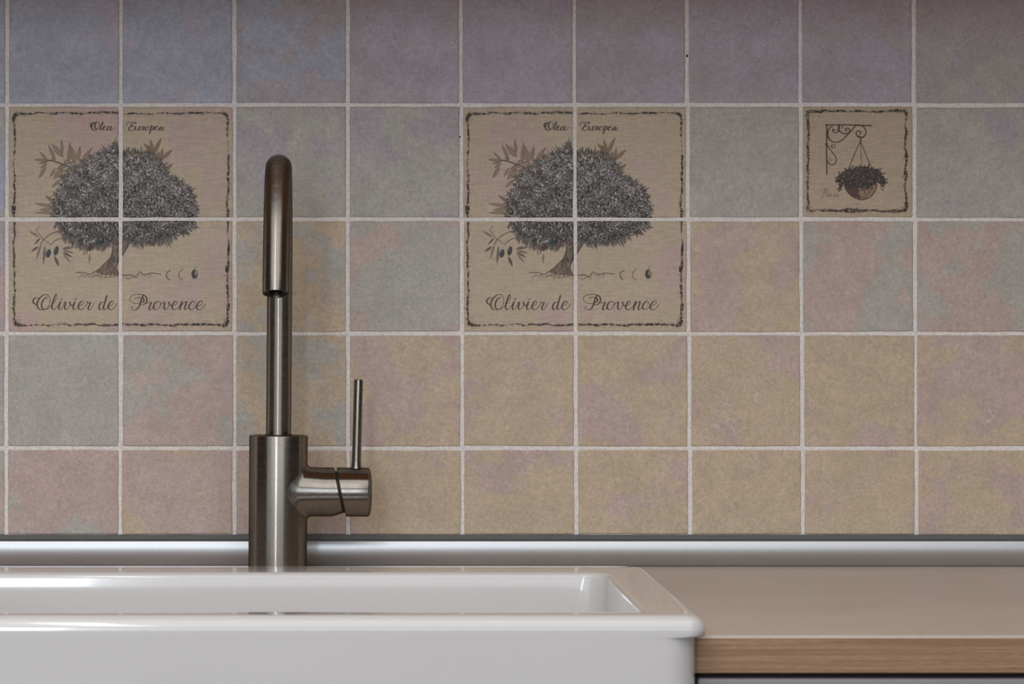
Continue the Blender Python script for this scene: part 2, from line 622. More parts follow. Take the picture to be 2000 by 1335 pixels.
PROVENCE = [
    [(330, 366), (200, 352), (115, 300), (112, 230), (190, 172), (320, 160), (430, 188), (476, 260), (460, 340), (400, 384), (345, 388)],
    [(215, 246), (285, 226), (370, 235), (412, 280), (396, 325), (352, 340)],
    [(402, 185), (352, 290), (322, 390), (282, 460), (220, 498), (155, 482), (140, 442), (180, 428)],
    [(488, 350), (520, 340), (575, 344), (532, 430), (526, 488), (560, 495), (612, 440)],
    [(730, 310), (662, 340), (620, 420), (642, 488), (705, 478), (762, 410), (772, 340), (728, 310)],
    [(765, 395), (838, 330), (866, 352), (848, 430), (872, 490), (932, 450), (966, 375), (952, 330), (972, 390), (1022, 415)],
    [(1022, 420), (1100, 380), (1132, 332), (1100, 308), (1052, 350), (1020, 430), (1052, 490), (1112, 485), (1180, 425)],
    [(1180, 425), (1236, 318)], [(1240, 318), (1188, 492)],
    [(1200, 440), (1270, 350), (1328, 318), (1322, 380), (1292, 460), (1320, 490), (1385, 440)],
    [(1505, 378), (1524, 335), (1482, 308), (1422, 358), (1385, 430), (1420, 490), (1482, 480), (1550, 425)],
    [(1550, 430), (1640, 388), (1692, 332), (1652, 304), (1592, 350), (1550, 430), (1582, 490), (1642, 490), (1702, 440), (1752, 365)],
]
OLEA = [
    [(225, 108), (165, 130), (150, 190), (180, 215)],
    [(290, 95), (215, 130), (178, 200), (190, 260), (240, 288), (300, 270), (345, 200), (350, 120), (300, 90), (262, 130), (250, 210), (280, 262)],
    [(350, 250), (425, 160), (436, 95), (395, 180), (378, 262), (410, 276), (440, 245)],
    [(440, 240), (490, 212), (488, 182), (452, 210), (442, 268), (500, 276), (530, 240)],
    [(612, 200), (565, 205), (530, 255), (558, 285), (612, 225), (632, 200), (604, 265), (640, 282), (720, 222)],
]
EUROPEA = [
    [(985, 172), (970, 135), (1010, 108), (1100, 104), (1195, 104), (1172, 132)],
    [(1140, 128), (1085, 150), (1085, 180), (1135, 188), (1065, 208), (1030, 258), (1070, 294), (1130, 280), (1182, 225)],
    [(1182, 202), (1180, 262), (1215, 280), (1275, 215)], [(1282, 200), (1256, 268), (1290, 280), (1335, 215)],
    [(1322, 208), (1345, 196), (1385, 210), (1348, 262), (1360, 282), (1395, 258)],
    [(1468, 198), (1416, 238), (1424, 284), (1484, 258), (1492, 208), (1462, 196)],
    [(1545, 192), (1510, 355)], [(1530, 235), (1582, 195), (1602, 230), (1562, 280), (1530, 270)],
    [(1615, 245), (1690, 212), (1672, 190), (1622, 240), (1650, 285), (1718, 250)],
    [(1795, 200), (1738, 235), (1742, 285), (1800, 220), (1786, 272), (1825, 278), (1858, 210)],
]
FLEUR = [
    [(0, 560), (100, 545), (200, 515), (330, 500), (450, 525)],
    [(310, 505), (265, 650), (215, 850), (120, 970), (60, 925)], [(170, 705), (330, 690)],
    [(330, 820), (440, 640), (450, 545), (400, 660), (365, 810), (400, 900), (455, 850)],
    [(455, 850), (545, 790), (560, 735), (505, 750), (470, 830), (505, 905), (580, 870)],
    [(640, 745), (632, 860), (690, 905), (790, 785)], [(805, 745), (800, 860), (850, 895), (900, 790)],
    [(900, 760), (950, 765), (985, 765), (950, 850), (960, 900), (1045, 840)],
]

INK = (52, 43, 38)


def olive_print():
    cv = Canvas(900, 200, 1345, 656, 3, 11)
    rg = cv.rng

    def c6(x, y):
        return 940 + x / 7.028, 250 + y / 7.028

    def c7(x, y):
        return 1110 + x / 7.028, 250 + y / 7.028

    def cl(x, y):
        return 930 + x / 9.89, 425 + y / 9.89

    # trunk and branches
    trunk = [(1104, 452), (1106, 486), (1102, 502), (1094, 511), (1082, 523), (1073, 532), (1084, 536), (1118, 538), (1112, 522),
             (1117, 507), (1127, 494), (1137, 479), (1148, 462), (1132, 452)]
    cv.poly(trunk, (98, 82, 72), 0.9, 3)
    for _ in range(130):
        t = rg.random()
        y = 462 + t * 72
        xa = np.interp(y, [462, 486, 502, 511, 523, 535], [1104, 1106, 1102, 1094, 1082, 1074])
        xb = np.interp(y, [462, 479, 494, 507, 522, 537], [1146, 1136, 1126, 1117, 1113, 1117])
        x = xa + (xb - xa) * rg.random()
        g = rg.choice([40, 60, 60, 130])
        cv.stroke(curve([(x, y), (x + rg.normal(0, 1.2), y + 4), (x - 1.5 + rg.normal(0, 1), y + 8)]), [0.5, 1.2, 0.4][1],
                  (g + 4, g - 4, g - 10), 0.6)
    cv.stroke(curve([(1105, 466), (1106, 486), (1102, 502), (1094, 511), (1080, 524), (1070, 532)]), 1.6, (50, 38, 34), 0.8)
    cv.stroke(curve([(1146, 464), (1136, 480), (1127, 495), (1118, 508), (1113, 522), (1119, 538)]), 2.2, (44, 34, 28), 0.9)
    # ground
    cv.stroke(curve([(1034, 532), (1050, 532), (1062, 535), (1072, 530), (1082, 527)]), 1.8, (82, 60, 46), 0.85)
    cv.stroke(curve([(1056, 536), (1062, 541), (1075, 538), (1090, 542), (1110, 539)]), 1.6, (92, 72, 58), 0.7)
    cv.stroke(curve([(1126, 537), (1142, 537), (1152, 540), (1158, 531), (1168, 536), (1182, 533), (1200, 535)]), 1.8, (72, 54, 40), 0.85)
    cv.stroke(curve([(1127, 541), (1138, 545), (1146, 541), (1156, 543)]), 1.5, (86, 66, 52), 0.7)
    for _ in range(150):
        x = 1040 + rg.random() * 140
        y = 535 + abs(rg.normal(0, 4))
        cv.stroke([(x, y), (x + rg.normal(0, 3), y + rg.normal(0, 1.5))], 1.0, (84, 66, 52), 0.45)
    # crown
    crown = [(994, 424), (988, 404), (993, 384), (1006, 366), (1010, 346), (1024, 332), (1040, 324), (1052, 312), (1072, 305), (1088, 298),
             (1100, 288), (1110, 282), (1124, 296), (1144, 296), (1160, 299), (1177, 297), (1196, 310), (1210, 324), (1213, 342),
             (1230, 351), (1243, 357), (1256, 370), (1265, 388), (1271, 410), (1268, 426), (1263, 442), (1250, 454), (1228, 461),
             (1214, 470), (1200, 472), (1172, 473), (1152, 478), (1138, 470), (1124, 462), (1104, 472), (1088, 484), (1064, 482), (1044, 482),
             (1030, 466), (1012, 466), (1004, 448), (996, 436)]
    low = [(1138, 474), (1124, 464), (1106, 470), (1104, 480)]
    cv.poly(crown, (74, 71, 67), 0.86, 7)
    P = np.array(crown)
    n = 0
    while n < 8500:
        X = 984 + rg.random(900) * 292
        Y = 280 + rg.random(900) * 208
        ok = inside(P, X, Y)
        for x, y in zip(X[ok], Y[ok]):
            n += 1
            bottom = np.clip((y - 330) / 130, 0, 1)
            light = rg.normal(0.50 - 0.24 * bottom, 0.36)
            light += 0.16 * math.sin(x * 0.11 + 1.3) * math.sin(y * 0.13)
            g = 24 + 138 * float(np.clip(light, 0, 1.1))
            a = rg.normal(-PI / 2, 0.9)
            L = rg.uniform(3.5, 7.5)
            tint = rg.choice(3)
            col = ((g + 5, g, g - 6), (g - 1, g + 1, g + 1), (g + 5, g - 2, g + 1))[tint]
            cv.leaf(x, y, x + math.cos(a) * L, y + math.sin(a) * L, rg.uniform(1.4, 2.5), col, 0.9, 0.6)
    # ragged silhouette
    for k in range(len(crown)):
        a, b = crown[k], crown[(k + 1) % len(crown)]
        if a[1] > 474 and 1100 < a[0] < 1150:
            continue
        ncnt = max(2, int(math.dist(a, b) / 2.2))
        for i in range(ncnt):
            t = rg.random()
            x, y = a[0] + (b[0] - a[0]) * t, a[1] + (b[1] - a[1]) * t
            ox, oy = x - 1130, (y - 395) * 1.3
            ang = math.atan2(oy, ox) + rg.normal(0, 0.5)
            g = rg.uniform(48, 100)
            L = rg.uniform(5, 11) + (rg.uniform(3, 8) if rg.random() < 0.15 else 0)
            cv.leaf(x - math.cos(ang) * 3, y - math.sin(ang) * 3, x + math.cos(ang) * L, y + math.sin(ang) * L, rg.uniform(2, 3.2),
                    (g + 3, g - 1, g - 4), 0.85)
    # hanging sprays along the underside
    for _ in range(90):
        x = rg.choice([rg.uniform(1010, 1104), rg.uniform(1136, 1226)])
        y = np.interp(x, [1010, 1044, 1090, 1104, 1138, 1200, 1226], [462, 480, 482, 474, 472, 472, 464])
        g = rg.uniform(50, 95)
        cv.leaf(x, y - 4, x + rg.normal(-1, 3), y + rg.uniform(6, 12), 2.4, (g + 4, g - 3, g - 6), 0.85)
    # dark joint band and inner limbs
    for x0, x1 in ((1050, 1104), (1128, 1180)):
        cv.stroke(curve([(1112, 478), ((x0 + x1) / 2, 452), (x0 if x0 < 1100 else x1, 432)]), 2.4, (44, 38, 36), 0.6)
    # leafy twigs upper left
    tw = (76, 58, 50)
    lf, vn = (122, 105, 88), (64, 48, 40)
    cv.stroke(curve([c6(760, 690), c6(640, 570), c6(480, 495), c6(340, 450), c6(265, 440)]), 2.6, tw, 0.95)
    for _ in range(46):
        x, y = rg.uniform(480, 760), rg.uniform(430, 760)
        if y < 430 + (760 - x) * 0.1:
            continue
        a = rg.uniform(0, 2 * PI)
        g = rg.uniform(62, 118)
        cv.leaf(*c6(x, y), *c6(x + 75 * math.cos(a), y + 75 * math.sin(a)), 3.6, (g + 6, g - 2, g - 6), 0.8)
    for b, t, w in (((270, 440), (165, 325), 4.0), ((275, 445), (92, 432), 5.0), ((380, 440), (285, 228), 5.5),
                    ((490, 400), (330, 218), 9), ((480, 340), (460, 155), 4.5), ((560, 490), (582, 190), 6.0),
                    ((650, 490), (598, 248), 10), ((690, 450), (722, 245), 6), ((740, 450), (892, 262), 6),
                    ((250, 530), (155, 688), 6), ((280, 462), (148, 490), 3.5), ((270, 490), (178, 545), 3.5),
                    ((380, 550), (308, 672), 4), ((475, 560), (360, 702), 10), ((455, 705), (328, 816), 5),
                    ((870, 470), (888, 372), 5), ((520, 520), (390, 560), 6), ((610, 560), (520, 610), 6),
                    ((380, 470), (330, 400), 4), ((800, 500), (760, 600), 4),
                    ((365, 1015), (238, 922), 5.5), ((375, 1080), (98, 1032), 5), ((375, 1105), (158, 1122), 5),
                    ((385, 1160), (96, 1160), 4.5), ((390, 1180), (325, 1205), 4), ((385, 960), (362, 865), 4)):
        cv.leaf(*c6(*b), *c6(*t), w * 1.25, lf, 0.85, vein=vn)
    cv.leaf(*c6(360, 1010), *c6(240, 925), 4, (104, 80, 76), 0.6)
    # top right twig
    lf2, vn2 = (116, 97, 74), (68, 50, 34)
    for b, t, w in (((530, 360), (393, 205), 5), ((530, 360), (488, 158), 6), ((530, 360), (642, 132), 7), ((520, 360), (452, 225), 4),
                    ((635, 430), (795, 298), 7), ((630, 430), (660, 272), 5), ((600, 400), (602, 320), 4), ((560, 440), (520, 350), 5),
                    ((680, 590), (802, 488), 5), ((240, 380), (240, 298), 4), ((372, 420), (370, 325), 4), ((240, 370), (300, 345), 3),
                    ((900, 820), (930, 715), 4)):
        cv.leaf(*c7(*b), *c7(*t), w * 1.15, lf2, 0.9, vein=vn2)
    # olive sprig lower left
    br = (98, 76, 54)
    cv.stroke(curve([cl(770, 255), cl(600, 290), cl(430, 400), cl(350, 510)]), [2.2] * len(curve([cl(770, 255), cl(600, 290), cl(430, 400), cl(350, 510)])), br, 0.9)
    cv.stroke(curve([cl(315, 165), cl(275, 250), cl(350, 350), cl(400, 410), cl(520, 500)]), 1.6, br, 0.9)
    cv.stroke(curve([cl(770, 385), cl(650, 430), cl(540, 520)]), 2.0, br, 0.9)
    for b, t, w, c in (((330, 378), (105, 245), 4.5, (112, 92, 74)), ((350, 385), (218, 530), 4, (86, 66, 48)),
                       ((310, 555), (160, 660), 5, (78, 52, 54)), ((362, 500), (258, 832), 4.5, (104, 92, 82)),
                       ((435, 540), (400, 915), 5.5, (88, 80, 72)), ((620, 740), (705, 950), 6, (66, 58, 50)),
                       ((770, 610), (1020, 565), 5, (98, 88, 84)), ((775, 630), (1010, 685), 4, (92, 82, 74)),
                       ((775, 660), (985, 778), 4, (72, 58, 48)), ((775, 680), (940, 880), 4.5, (112, 98, 84)),
                       ((770, 600), (935, 550), 4, (90, 82, 80)), ((850, 390), (818, 525), 4, (100, 82, 64)),
                       ((1090, 380), (1000, 430), 3.5, (110, 84, 76)), ((1190, 560), (1090, 640), 3, (104, 86, 70)),
                       ((1180, 580), (1110, 545), 2.5, (104, 86, 70)), ((1190, 590), (1190, 745), 3, (112, 92, 80)),
                       ((1300, 690), (1290, 900), 4.5, (122, 98, 88)), ((1440, 540), (1415, 620), 3.5, (90, 72, 62)),
                       ((1570, 540), (1540, 690), 3.5, (96, 78, 68)), ((1600, 470), (1560, 640), 3.5, (86, 66, 64)),
                       ((1660, 420), (1640, 560), 3.5, (84, 66, 68))):
        cv.leaf(*cl(*b), *cl(*t), w, c, 0.9)
    for x, y, rx, ry, c in ((500, 690, 4.8, 8.4, (36, 46, 56)), (650, 640, 4.6, 9.2, (44, 48, 54)), (1120, 440, 3.2, 5.6, (48, 54, 36)),
                            (1310, 570, 3.4, 8.0, (62, 40, 44)), (1470, 460, 4.4, 5.8, (38, 54, 56))):
        cv.ellipse(*cl(x, y), rx, ry, c, 0.95, 0.2, 0.25)
        hx, hy = cl(x - 12, y - 28)
        cv.ellipse(hx, hy, rx * 0.28, ry * 0.22, (112, 112, 112), 0.6, 0.8)
    # three olives at the right
    cv.stroke(curve([(1219, 528), (1213, 531), (1211, 537), (1213, 543), (1217, 546)]), 1.9, (72, 54, 40), 0.9)
    cv.stroke(curve([(1242, 526), (1237, 531), (1235, 537), (1237, 543), (1243, 547)]), 1.9, (104, 78, 70), 0.85)
    cv.ellipse(1266, 535, 6.2, 9.2, (50, 47, 43), 0.95, 0.2)
    cv.ellipse(1268.5, 533, 2.2, 5.2, (146, 138, 126), 0.85, 0.6)
    cv.stroke([(1267, 520), (1266, 527)], 1.2, (70, 58, 48), 0.8)
    # lettering
    pen(cv, OLIVIER, (940, 560), 11.11, 1.25, 3.1, (54, 41, 33), 0.95)
    pen(cv, PROVENCE, (1130, 560), 11.11, 1.25, 3.1, (54, 41, 33), 0.95)
    pen(cv, OLEA, (1050, 230), 11.76, 1.3, 3.0, (56, 42, 38), 0.95)
    pen(cv, EUROPEA, (1050, 230), 11.76, 1.3, 3.0, (56, 42, 38), 0.95)
    cv.border(914, 221, 1331, 634, 9, (36, 28, 25), 7.0, 0.20)
    cv.wear(914, 221, 1331, 634, 9)
    return cv


def basket_print():
    cv = Canvas(1562, 203, 1788, 428, 3, 5)
    rg = cv.rng
    iron = (64, 48, 34)

    def p(x, y):
        return 1600 + x / 12.13, 230 + y / 12.13

    def st(pts, w, col=iron, op=0.92):
        cv.stroke(curve([p(*q) for q in pts]), w, col, op, 0.9)

    st([(178, 160), (176, 700), (182, 1335)], 3.0)
    st([(155, 170), (600, 166), (1225, 184)], 2.7)
    cv.ellipse(*p(1200, 184), 2.2, 1.9, iron, 0.9, 0.4)
    st([(310, 200), (225, 270), (205, 400), (250, 520), (380, 578), (520, 540), (680, 390), (850, 200)], 2.6)
    st([(205, 300), (200, 420), (225, 480)], 3.4)
    st([(470, 320), (390, 356), (318, 322), (328, 270), (362, 285)], 2.0)
    cv.ellipse(*p(335, 290), 2.2, 2.2, iron, 0.9, 0.4)
    st([(480, 310), (560, 368), (660, 372), (725, 320), (700, 255), (640, 250), (618, 290), (655, 300)], 2.5)
    st([(470, 170), (465, 240), (455, 300)], 5.0, (66, 46, 50))
    st([(560, 180), (540, 240)], 2.2)
    st([(840, 180), (960, 178), (1060, 222), (1108, 330), (1064, 440), (960, 462), (882, 400), (882, 340), (930, 308), (984, 340), (965, 390)], 2.6)
    st([(905, 430), (990, 462), (1050, 445)], 3.2)
    st([(990, 470), (975, 590)], 3.0)
    st([(960, 590), (840, 850), (700, 1200)], 1.9)
    st([(980, 600), (985, 800), (1012, 1200)], 1.5)
    st([(1000, 600), (1100, 860), (1245, 1190)], 1.8)
    st([(190, 655), (300, 800), (390, 930), (402, 1020), (340, 1108), (235, 1090), (205, 1020)], 2.2)
    st([(235, 930), (265, 1010), (305, 985)], 1.8, (96, 78, 62), 0.8)
    cv.ellipse(*p(300, 672), 2.3, 2.6, iron, 0.9, 0.5)
    st([(330, 625), (378, 650), (364, 718), (310, 712)], 1.7, (92, 74, 58))
    cv.ellipse(*p(175, 630), 3.0, 2.6, iron, 0.85, 0.5)

    def b(x, y):
        return 1620 + x / 14.83, 310 + y / 14.83

    bowl = [b(*q) for q in ((430, 740), (480, 880), (560, 1000), (700, 1110), (900, 1182), (1080, 1155), (1230, 1060), (1330, 900), (1375, 740))]
    cv.poly(bowl, (124, 104, 84), 0.9, 1.5)
    cv.poly([b(*q) for q in ((430, 740), (480, 880), (560, 1000), (700, 1110), (900, 1180), (860, 1000), (830, 860), (820, 740))], (66, 46, 44), 0.85, 3)
    cv.stroke(curve(bowl), 2.2, (62, 44, 30), 0.9)
    for q in (((850, 900), (960, 905), (1010, 930)), ((1090, 880), (1180, 930), (1140, 1000), (1060, 1060)), ((880, 1080), (960, 1120), (1080, 1120)),
              ((1010, 870), (1030, 960), (1000, 1040))):
        cv.stroke(curve([b(*k) for k in q]), 1.9, (78, 56, 36), 0.8)
    shape = np.array([b(*q) for q in ((215, 640), (225, 540), (300, 420), (420, 390), (480, 300), (620, 300), (700, 240), (880, 230), (1010, 240),
                                      (1140, 200), (1230, 280), (1440, 290), (1440, 380), (1560, 410), (1530, 500), (1640, 590), (1630, 700), (1540, 800),
                                      (1510, 880), (1480, 700), (1400, 680), (1300, 720), (1200, 840), (1040, 850), (800, 840), (620, 830), (470, 800),
                                      (400, 700), (390, 780), (310, 900), (255, 850), (310, 720), (250, 670))])
    cv.poly(shape, (52, 45, 40), 0.95, 3)
    n = 0
    while n < 420:
        X = 1630 + rg.random(200) * 104
        Y = 320 + rg.random(200) * 52
        for x, y in zip(X[ok], Y[ok]) if (ok := inside(shape, X, Y)).any() else ():
            n += 1
            g = rg.choice([34, 42, 50, 60, 84, 112], p=[.22, .22, .2, .16, .12, .08])
            a = rg.uniform(0, 2 * PI)
            L = rg.uniform(2.5, 5)
            cv.leaf(x, y, x + math.cos(a) * L, y + math.sin(a) * L, rg.uniform(1.8, 3.2), (g + 4, g - 1, g - 5), 0.9, 0.7)
    for k in range(len(shape)):
        x, y = shape[k]
        a = math.atan2(y - 348, x - 1682) + rg.normal(0, 0.4)
        cv.leaf(x, y, x + 5 * math.cos(a), y + 5 * math.sin(a), 3.2, (50, 40, 36), 0.9)
    pen(cv, FLEUR, (1600, 350), 26.7, 1.1, 2.0, (104, 84, 66), 0.75)
    cv.border(1578, 217, 1769, 411, 5, (44, 30, 26), 6.6, 0.22)
    cv.wear(1578, 217, 1769, 411, 9)
    return cv


olive_cv = olive_print()
basket_cv = basket_print()
M_OLIVE = make_print_material('olive_tree_print', olive_cv.image('olive_tree_print'))
M_BASKET = make_print_material('flower_basket_print', basket_cv.image('flower_basket_print'))

# ------------------------------------------------------------------ room shell
X0, X1, Y0, ZC = -2.6, 2.8, -4.6, 2.5
structure(box('floor', (X0 - 0.1, Y0 - 0.1, -0.1), (X1 + 0.1, 0.1, 0.0), M_FLOOR))
structure(box('ceiling', (X0 - 0.1, Y0 - 0.1, ZC), (X1 + 0.1, 0.1, ZC + 0.1), M_CEIL))
structure(box('wall_left', (X0 - 0.1, Y0, 0), (X0, 0, ZC), M_SIDE))
structure(box('wall_right', (X1, Y0, 0), (X1 + 0.1, 0, ZC), M_SIDE))
structure(box('wall_front', (X0 - 0.1, Y0 - 0.1, 0), (X1 + 0.1, Y0, ZC), M_WALL))
wall = structure(box('wall_back', (X0 - 0.1, 0.0008, 0), (X1 + 0.1, 0.1, ZC), M_GROUT))

# the window behind the camera that lets the daylight in
def window(name, lo, hi, axis):
    w = structure(box(name, lo, hi, M_WHITE))
    t = 0.06
    j = 1 - axis                              # the horizontal axis along the wall
    for a0, a1, z0, z1 in ((lo[j] - t, lo[j], lo[2] - t, hi[2] + t), (hi[j], hi[j] + t, lo[2] - t, hi[2] + t),
                           (lo[j], hi[j], hi[2], hi[2] + t), (lo[j], hi[j], lo[2] - t, lo[2])):
        l, h = [0, 0, z0], [0, 0, z1]
        l[j], h[j] = a0, a1
        l[axis], h[axis] = lo[axis], hi[axis] + 0.04
        box('window_frame', l, h, M_WHITE, w, 0.004)


window('window_1', (-2.50, Y0, 0.98), (1.80, Y0 + 0.02, 2.25), 1)
window('window_2', (X0, -4.35, 0.80), (X0 + 0.02, -2.75, 2.10), 0)

# ------------------------------------------------------------------ wall tiles, one by one
T_ = alb(157, 139, 119)
P_ = alb(154, 133, 127)
G_ = alb(144, 138, 131)
M_ = alb(141, 131, 134)
B_ = alb(141, 144, 158)
LIN = alb(155, 139, 120)
LINP = alb(156, 133, 126)
def lift(c, k=(1.06, 1.11, 1.13)):
    return tuple(a * b for a, b in zip(c, k))


T_, P_, G_, M_, LIN, LINP = (lift(c) for c in (T_, P_, G_, M_, LIN, LINP))
V_ = lift(M_, (1.04, 1.06, 1.16))
TINT = {'V': V_, 'T': T_, 'P': P_, 'G': G_, 'M': M_, 'B': B_}
# (main tint, patch tint, how far the patches spread) for each tile in view, row by row
GRID = {
    0: ['GT0', 'GT0', 'GT0', 'GT0', 'GT0', 'GT1', 'TM1', 'TM1', 'TM1', 'TM1', 'TG0', 'TG0'],
    1: ['BV0', 'BV0', 'BV0', 'BV0', 'MB1', 'VM1', 'VM0', 'MV1', 'MV1', 'VM0', 'MG0', 'MG0'],
    2: ['GB0', 'GB1', 'xx0', 'xx0', 'MG1', 'MG1', 'xx0', 'xx0', 'GG0', 'xx0', 'GM0', 'GM0'],
    3: ['GM0', 'MP1', 'xx0', 'xx0', 'GT1', 'GP0', 'xx0', 'xx0', 'PT1', 'GP1', 'GP1', 'GP0'],
    4: ['GP0', 'GM0', 'GG0', 'GP1', 'GT1', 'PT1', 'TP0', 'TP0', 'TP0', 'TP0', 'TP1', 'TP0'],
    5: ['GP0', 'GP1', 'PG0', 'PT0', 'PT1', 'TP0', 'TP0', 'TP0', 'TT0', 'TP0', 'TP1', 'TP0'],
}
HX_TOP = [-430, -208, 14, 236, 458, 679, 900, 1122, 1342, 1563, 1785, 2007, 2229]   # upright joints near the top
HX_BOT = [-434, -212, 12, 235, 458, 680, 904, 1126, 1348, 1568, 1790, 2013, 2236]   # and near the bottom
HY = [-240, -18, 205, 428, 651, 875, 1047]                                             # level joints


def wx(px):
    return (px - VX) / WALL


def wz(py):
    return CAM_Z - (py - VY) / WALL


def tile_outline(w, h, rng):
    """Closed outline with slightly worn edges and rounded corners."""
    pts = []
    r = 0.0005
    n = 7
    cs = [(-w / 2, -h / 2), (w / 2, -h / 2), (w / 2, h / 2), (-w / 2, h / 2)]
    for i in range(4):
        a, b = cs[i], cs[(i + 1) % 4]
        L = math.dist(a, b)
        ux, uy = (b[0] - a[0]) / L, (b[1] - a[1]) / L
        for k in range(n + 1):
            s = r + (L - 2 * r) * k / n
            j = rng.gauss(0, 0.00016) - (0.0001 if 0 < k < n else 0)
            pts.append((a[0] + ux * s - uy * j, a[1] + uy * s + ux * j))
    return pts


def make_tile(name, cx, cz, w, h, mat, uvfun=None):
    o_ = tile_outline(w, h, RNG)
    n = len(o_)

    def ring(inset, y):
        return [(x * (1 - 2 * inset / w), y, z * (1 - 2 * inset / h)) for x, z in o_]
    rings = [ring(0, 0.006), ring(0, 0.0007), ring(0.0004, 0.0003), ring(0.0012, 0.0)]
    v, f = rings_mesh(rings, False, True)
    me = bpy.data.meshes.new(name)
    me.from_pydata(v, [], f)
    me.update()
    bm = bmesh.new()
    bm.from_mesh(me)
    bmesh.ops.recalc_face_normals(bm, faces=bm.faces)
    front = max(bm.faces, key=lambda q: len(q.verts))
    if front.normal.y > 0:
        bmesh.ops.reverse_faces(bm, faces=bm.faces[:])
    for q in bm.faces:
        q.smooth = len(q.verts) == 4
    if uvfun:
        uv = bm.loops.layers.uv.new('print')
        for q in bm.faces:
            for l in q.loops:
                l[uv].uv = uvfun(l.vert.co.x + cx, l.vert.co.z + cz)
    bm.to_mesh(me)
    bm.free()
    me.materials.append(mat)
    o = link(bpy.data.objects.new(name, me), wall)
    o.location = (cx, 0, cz)
    return o


PLABEL = {(2, 2): 'upper left quarter of the left olive tree picture', (2, 3): 'upper right quarter of the left olive tree picture',
          (3, 2): 'lower left quarter of the left olive tree picture', (3, 3): 'lower right quarter of the left olive tree picture',
          (2, 6): 'upper left quarter of the middle olive tree picture', (2, 7): 'upper right quarter of the middle olive tree picture',
          (3, 6): 'lower left quarter of the middle olive tree picture', (3, 7): 'lower right quarter of the middle olive tree picture',
          (2, 9): 'beige tile printed with a hanging flower basket on an iron bracket'}
GAP = 0.0036
for r in range(6):
    ymid = (HY[r] + HY[r + 1]) / 2
    k = (ymid - 100) / 860
    xs = [a + (b - a) * k for a, b in zip(HX_TOP, HX_BOT)]
    for c in range(12):
        xa, xb = wx(xs[c]), wx(xs[c + 1])
        za, zb = wz(HY[r + 1]), wz(HY[r])
        cx = (xa + xb) / 2 + RNG.gauss(0, 0.00018)
        cz = (za + zb) / 2 + RNG.gauss(0, 0.00018)
        w, h = xb - xa - GAP, zb - za - GAP
        code = GRID[r][c]
        if code[0] == 'x':
            if c == 9:
                def uvf(x, z, cv=basket_cv):
                    return ((x * WALL + VX - cv.x0) / (cv.x1 - cv.x0), 1 - ((CAM_Z - z) * WALL + VY - cv.y0) / (cv.y1 - cv.y0))
                o = make_tile('printed_tile', cx, cz, w, h, M_BASKET, uvf)
                o['tint'], o['tint_patch'], o['patch'] = lift(alb(150, 133, 115)), lift(alb(148, 129, 125)), -0.10
            else:
                sh = 886.0 if c < 5 else 0.0

                def uvf(x, z, cv=olive_cv, sh=sh):
                    return ((x * WALL + VX + sh - cv.x0) / (cv.x1 - cv.x0), 1 - ((CAM_Z - z) * WALL + VY - cv.y0) / (cv.y1 - cv.y0))
                o = make_tile('printed_tile', cx, cz, w, h, M_OLIVE, uvf)
                o['tint'], o['tint_patch'], o['patch'] = LIN, LINP, (0.02 if c < 5 else -0.04)
            o['label'] = PLABEL[(r, c)]
        else:
            o = make_tile('tile', cx, cz, w, h, M_TILE)
            o['tint'], o['tint_patch'] = TINT[code[0]], TINT[code[1]]
            o['patch'] = (-0.02, 0.06)[int(code[2])]
# pinhole in the joint
for px, py, rr in ((1342, 109, 0.0011), (898, 267, 0.0008)):
    bm = bmesh.new()
    bmesh.ops.create_uvsphere(bm, u_segments=10, v_segments=6, radius=rr)
    me = bpy.data.meshes.new('grout_pit')
    bm.to_mesh(me)
    bm.free()
    me.materials.append(M_DARK)
    o = link(bpy.data.objects.new('grout_pit', me), wall)
    o.location = (wx(px), 0.0007, wz(py))

# ------------------------------------------------------------------ sealing strip between tiles and worktop
prof = [(0.0006, 0.0), (0.0006, 0.0232)]
SR = 0.0232 / (math.cos(math.radians(68)) - math.cos(math.radians(150)))
for k in range(19):
    a = math.radians(68 + 82 * k / 18)
    prof.append((-0.0205 + SR * (1 - math.sin(a)), SR * (math.cos(a) - math.cos(math.radians(150)))))
XA, XB = -1.3, 1.35
v, f = rings_mesh([[(XA, y, TOP + z) for y, z in prof], [(XB, y, TOP + z) for y, z in prof]])
strip = structure(mesh_obj('trim_1', v, f, M_ALU, None, True, 0.6))
box('dark_lip', (XA, -0.0028, TOP + 0.0236), (XB, 0.0013, TOP + 0.0281), M_LIP, strip, 0.0006, 2)  # dark grey strip between the tiles and the trim

# ------------------------------------------------------------------ worktop with the cut-out for the sink
SX0, SX1 = -0.3565, 0.2642          # sink rim, left and right
SYF, SYB = -0.6695, -0.213           # sink rim, front and back
WF = -0.633                         # worktop front edge
THK = 0.0272
cut0, cut1, cutb = SX0 + 0.0062, SX1 - 0.0062, SYB - 0.0078
wt = empty('worktop', (0.0, -0.3, TOP - THK), 'beige laminate worktop with layered wooden front edge beside white sink', 'worktop')


def lam(name, outline, z0, z1, mat):
    n = len(outline)
    vs_ = [(x, y + 0.3, z) for z in (z0, z1) for x, y in outline]
    fs = [tuple(range(n)), tuple(range(n, 2 * n))] + [(i, (i + 1) % n, n + (i + 1) % n, n + i) for i in range(n)]
    return mesh_obj(name, vs_, fs, mat, wt)


EY = WF + 0.0030
for xa, xb, ya in ((XA, cut0, EY), (cut0, cut1, cutb), (cut1, XB, EY)):      # beside, behind and beside the sink
    lam('worktop_slab', [(xa, ya), (xb, ya), (xb, -0.0005), (xa, -0.0005)], 0.0, THK, M_LAM)


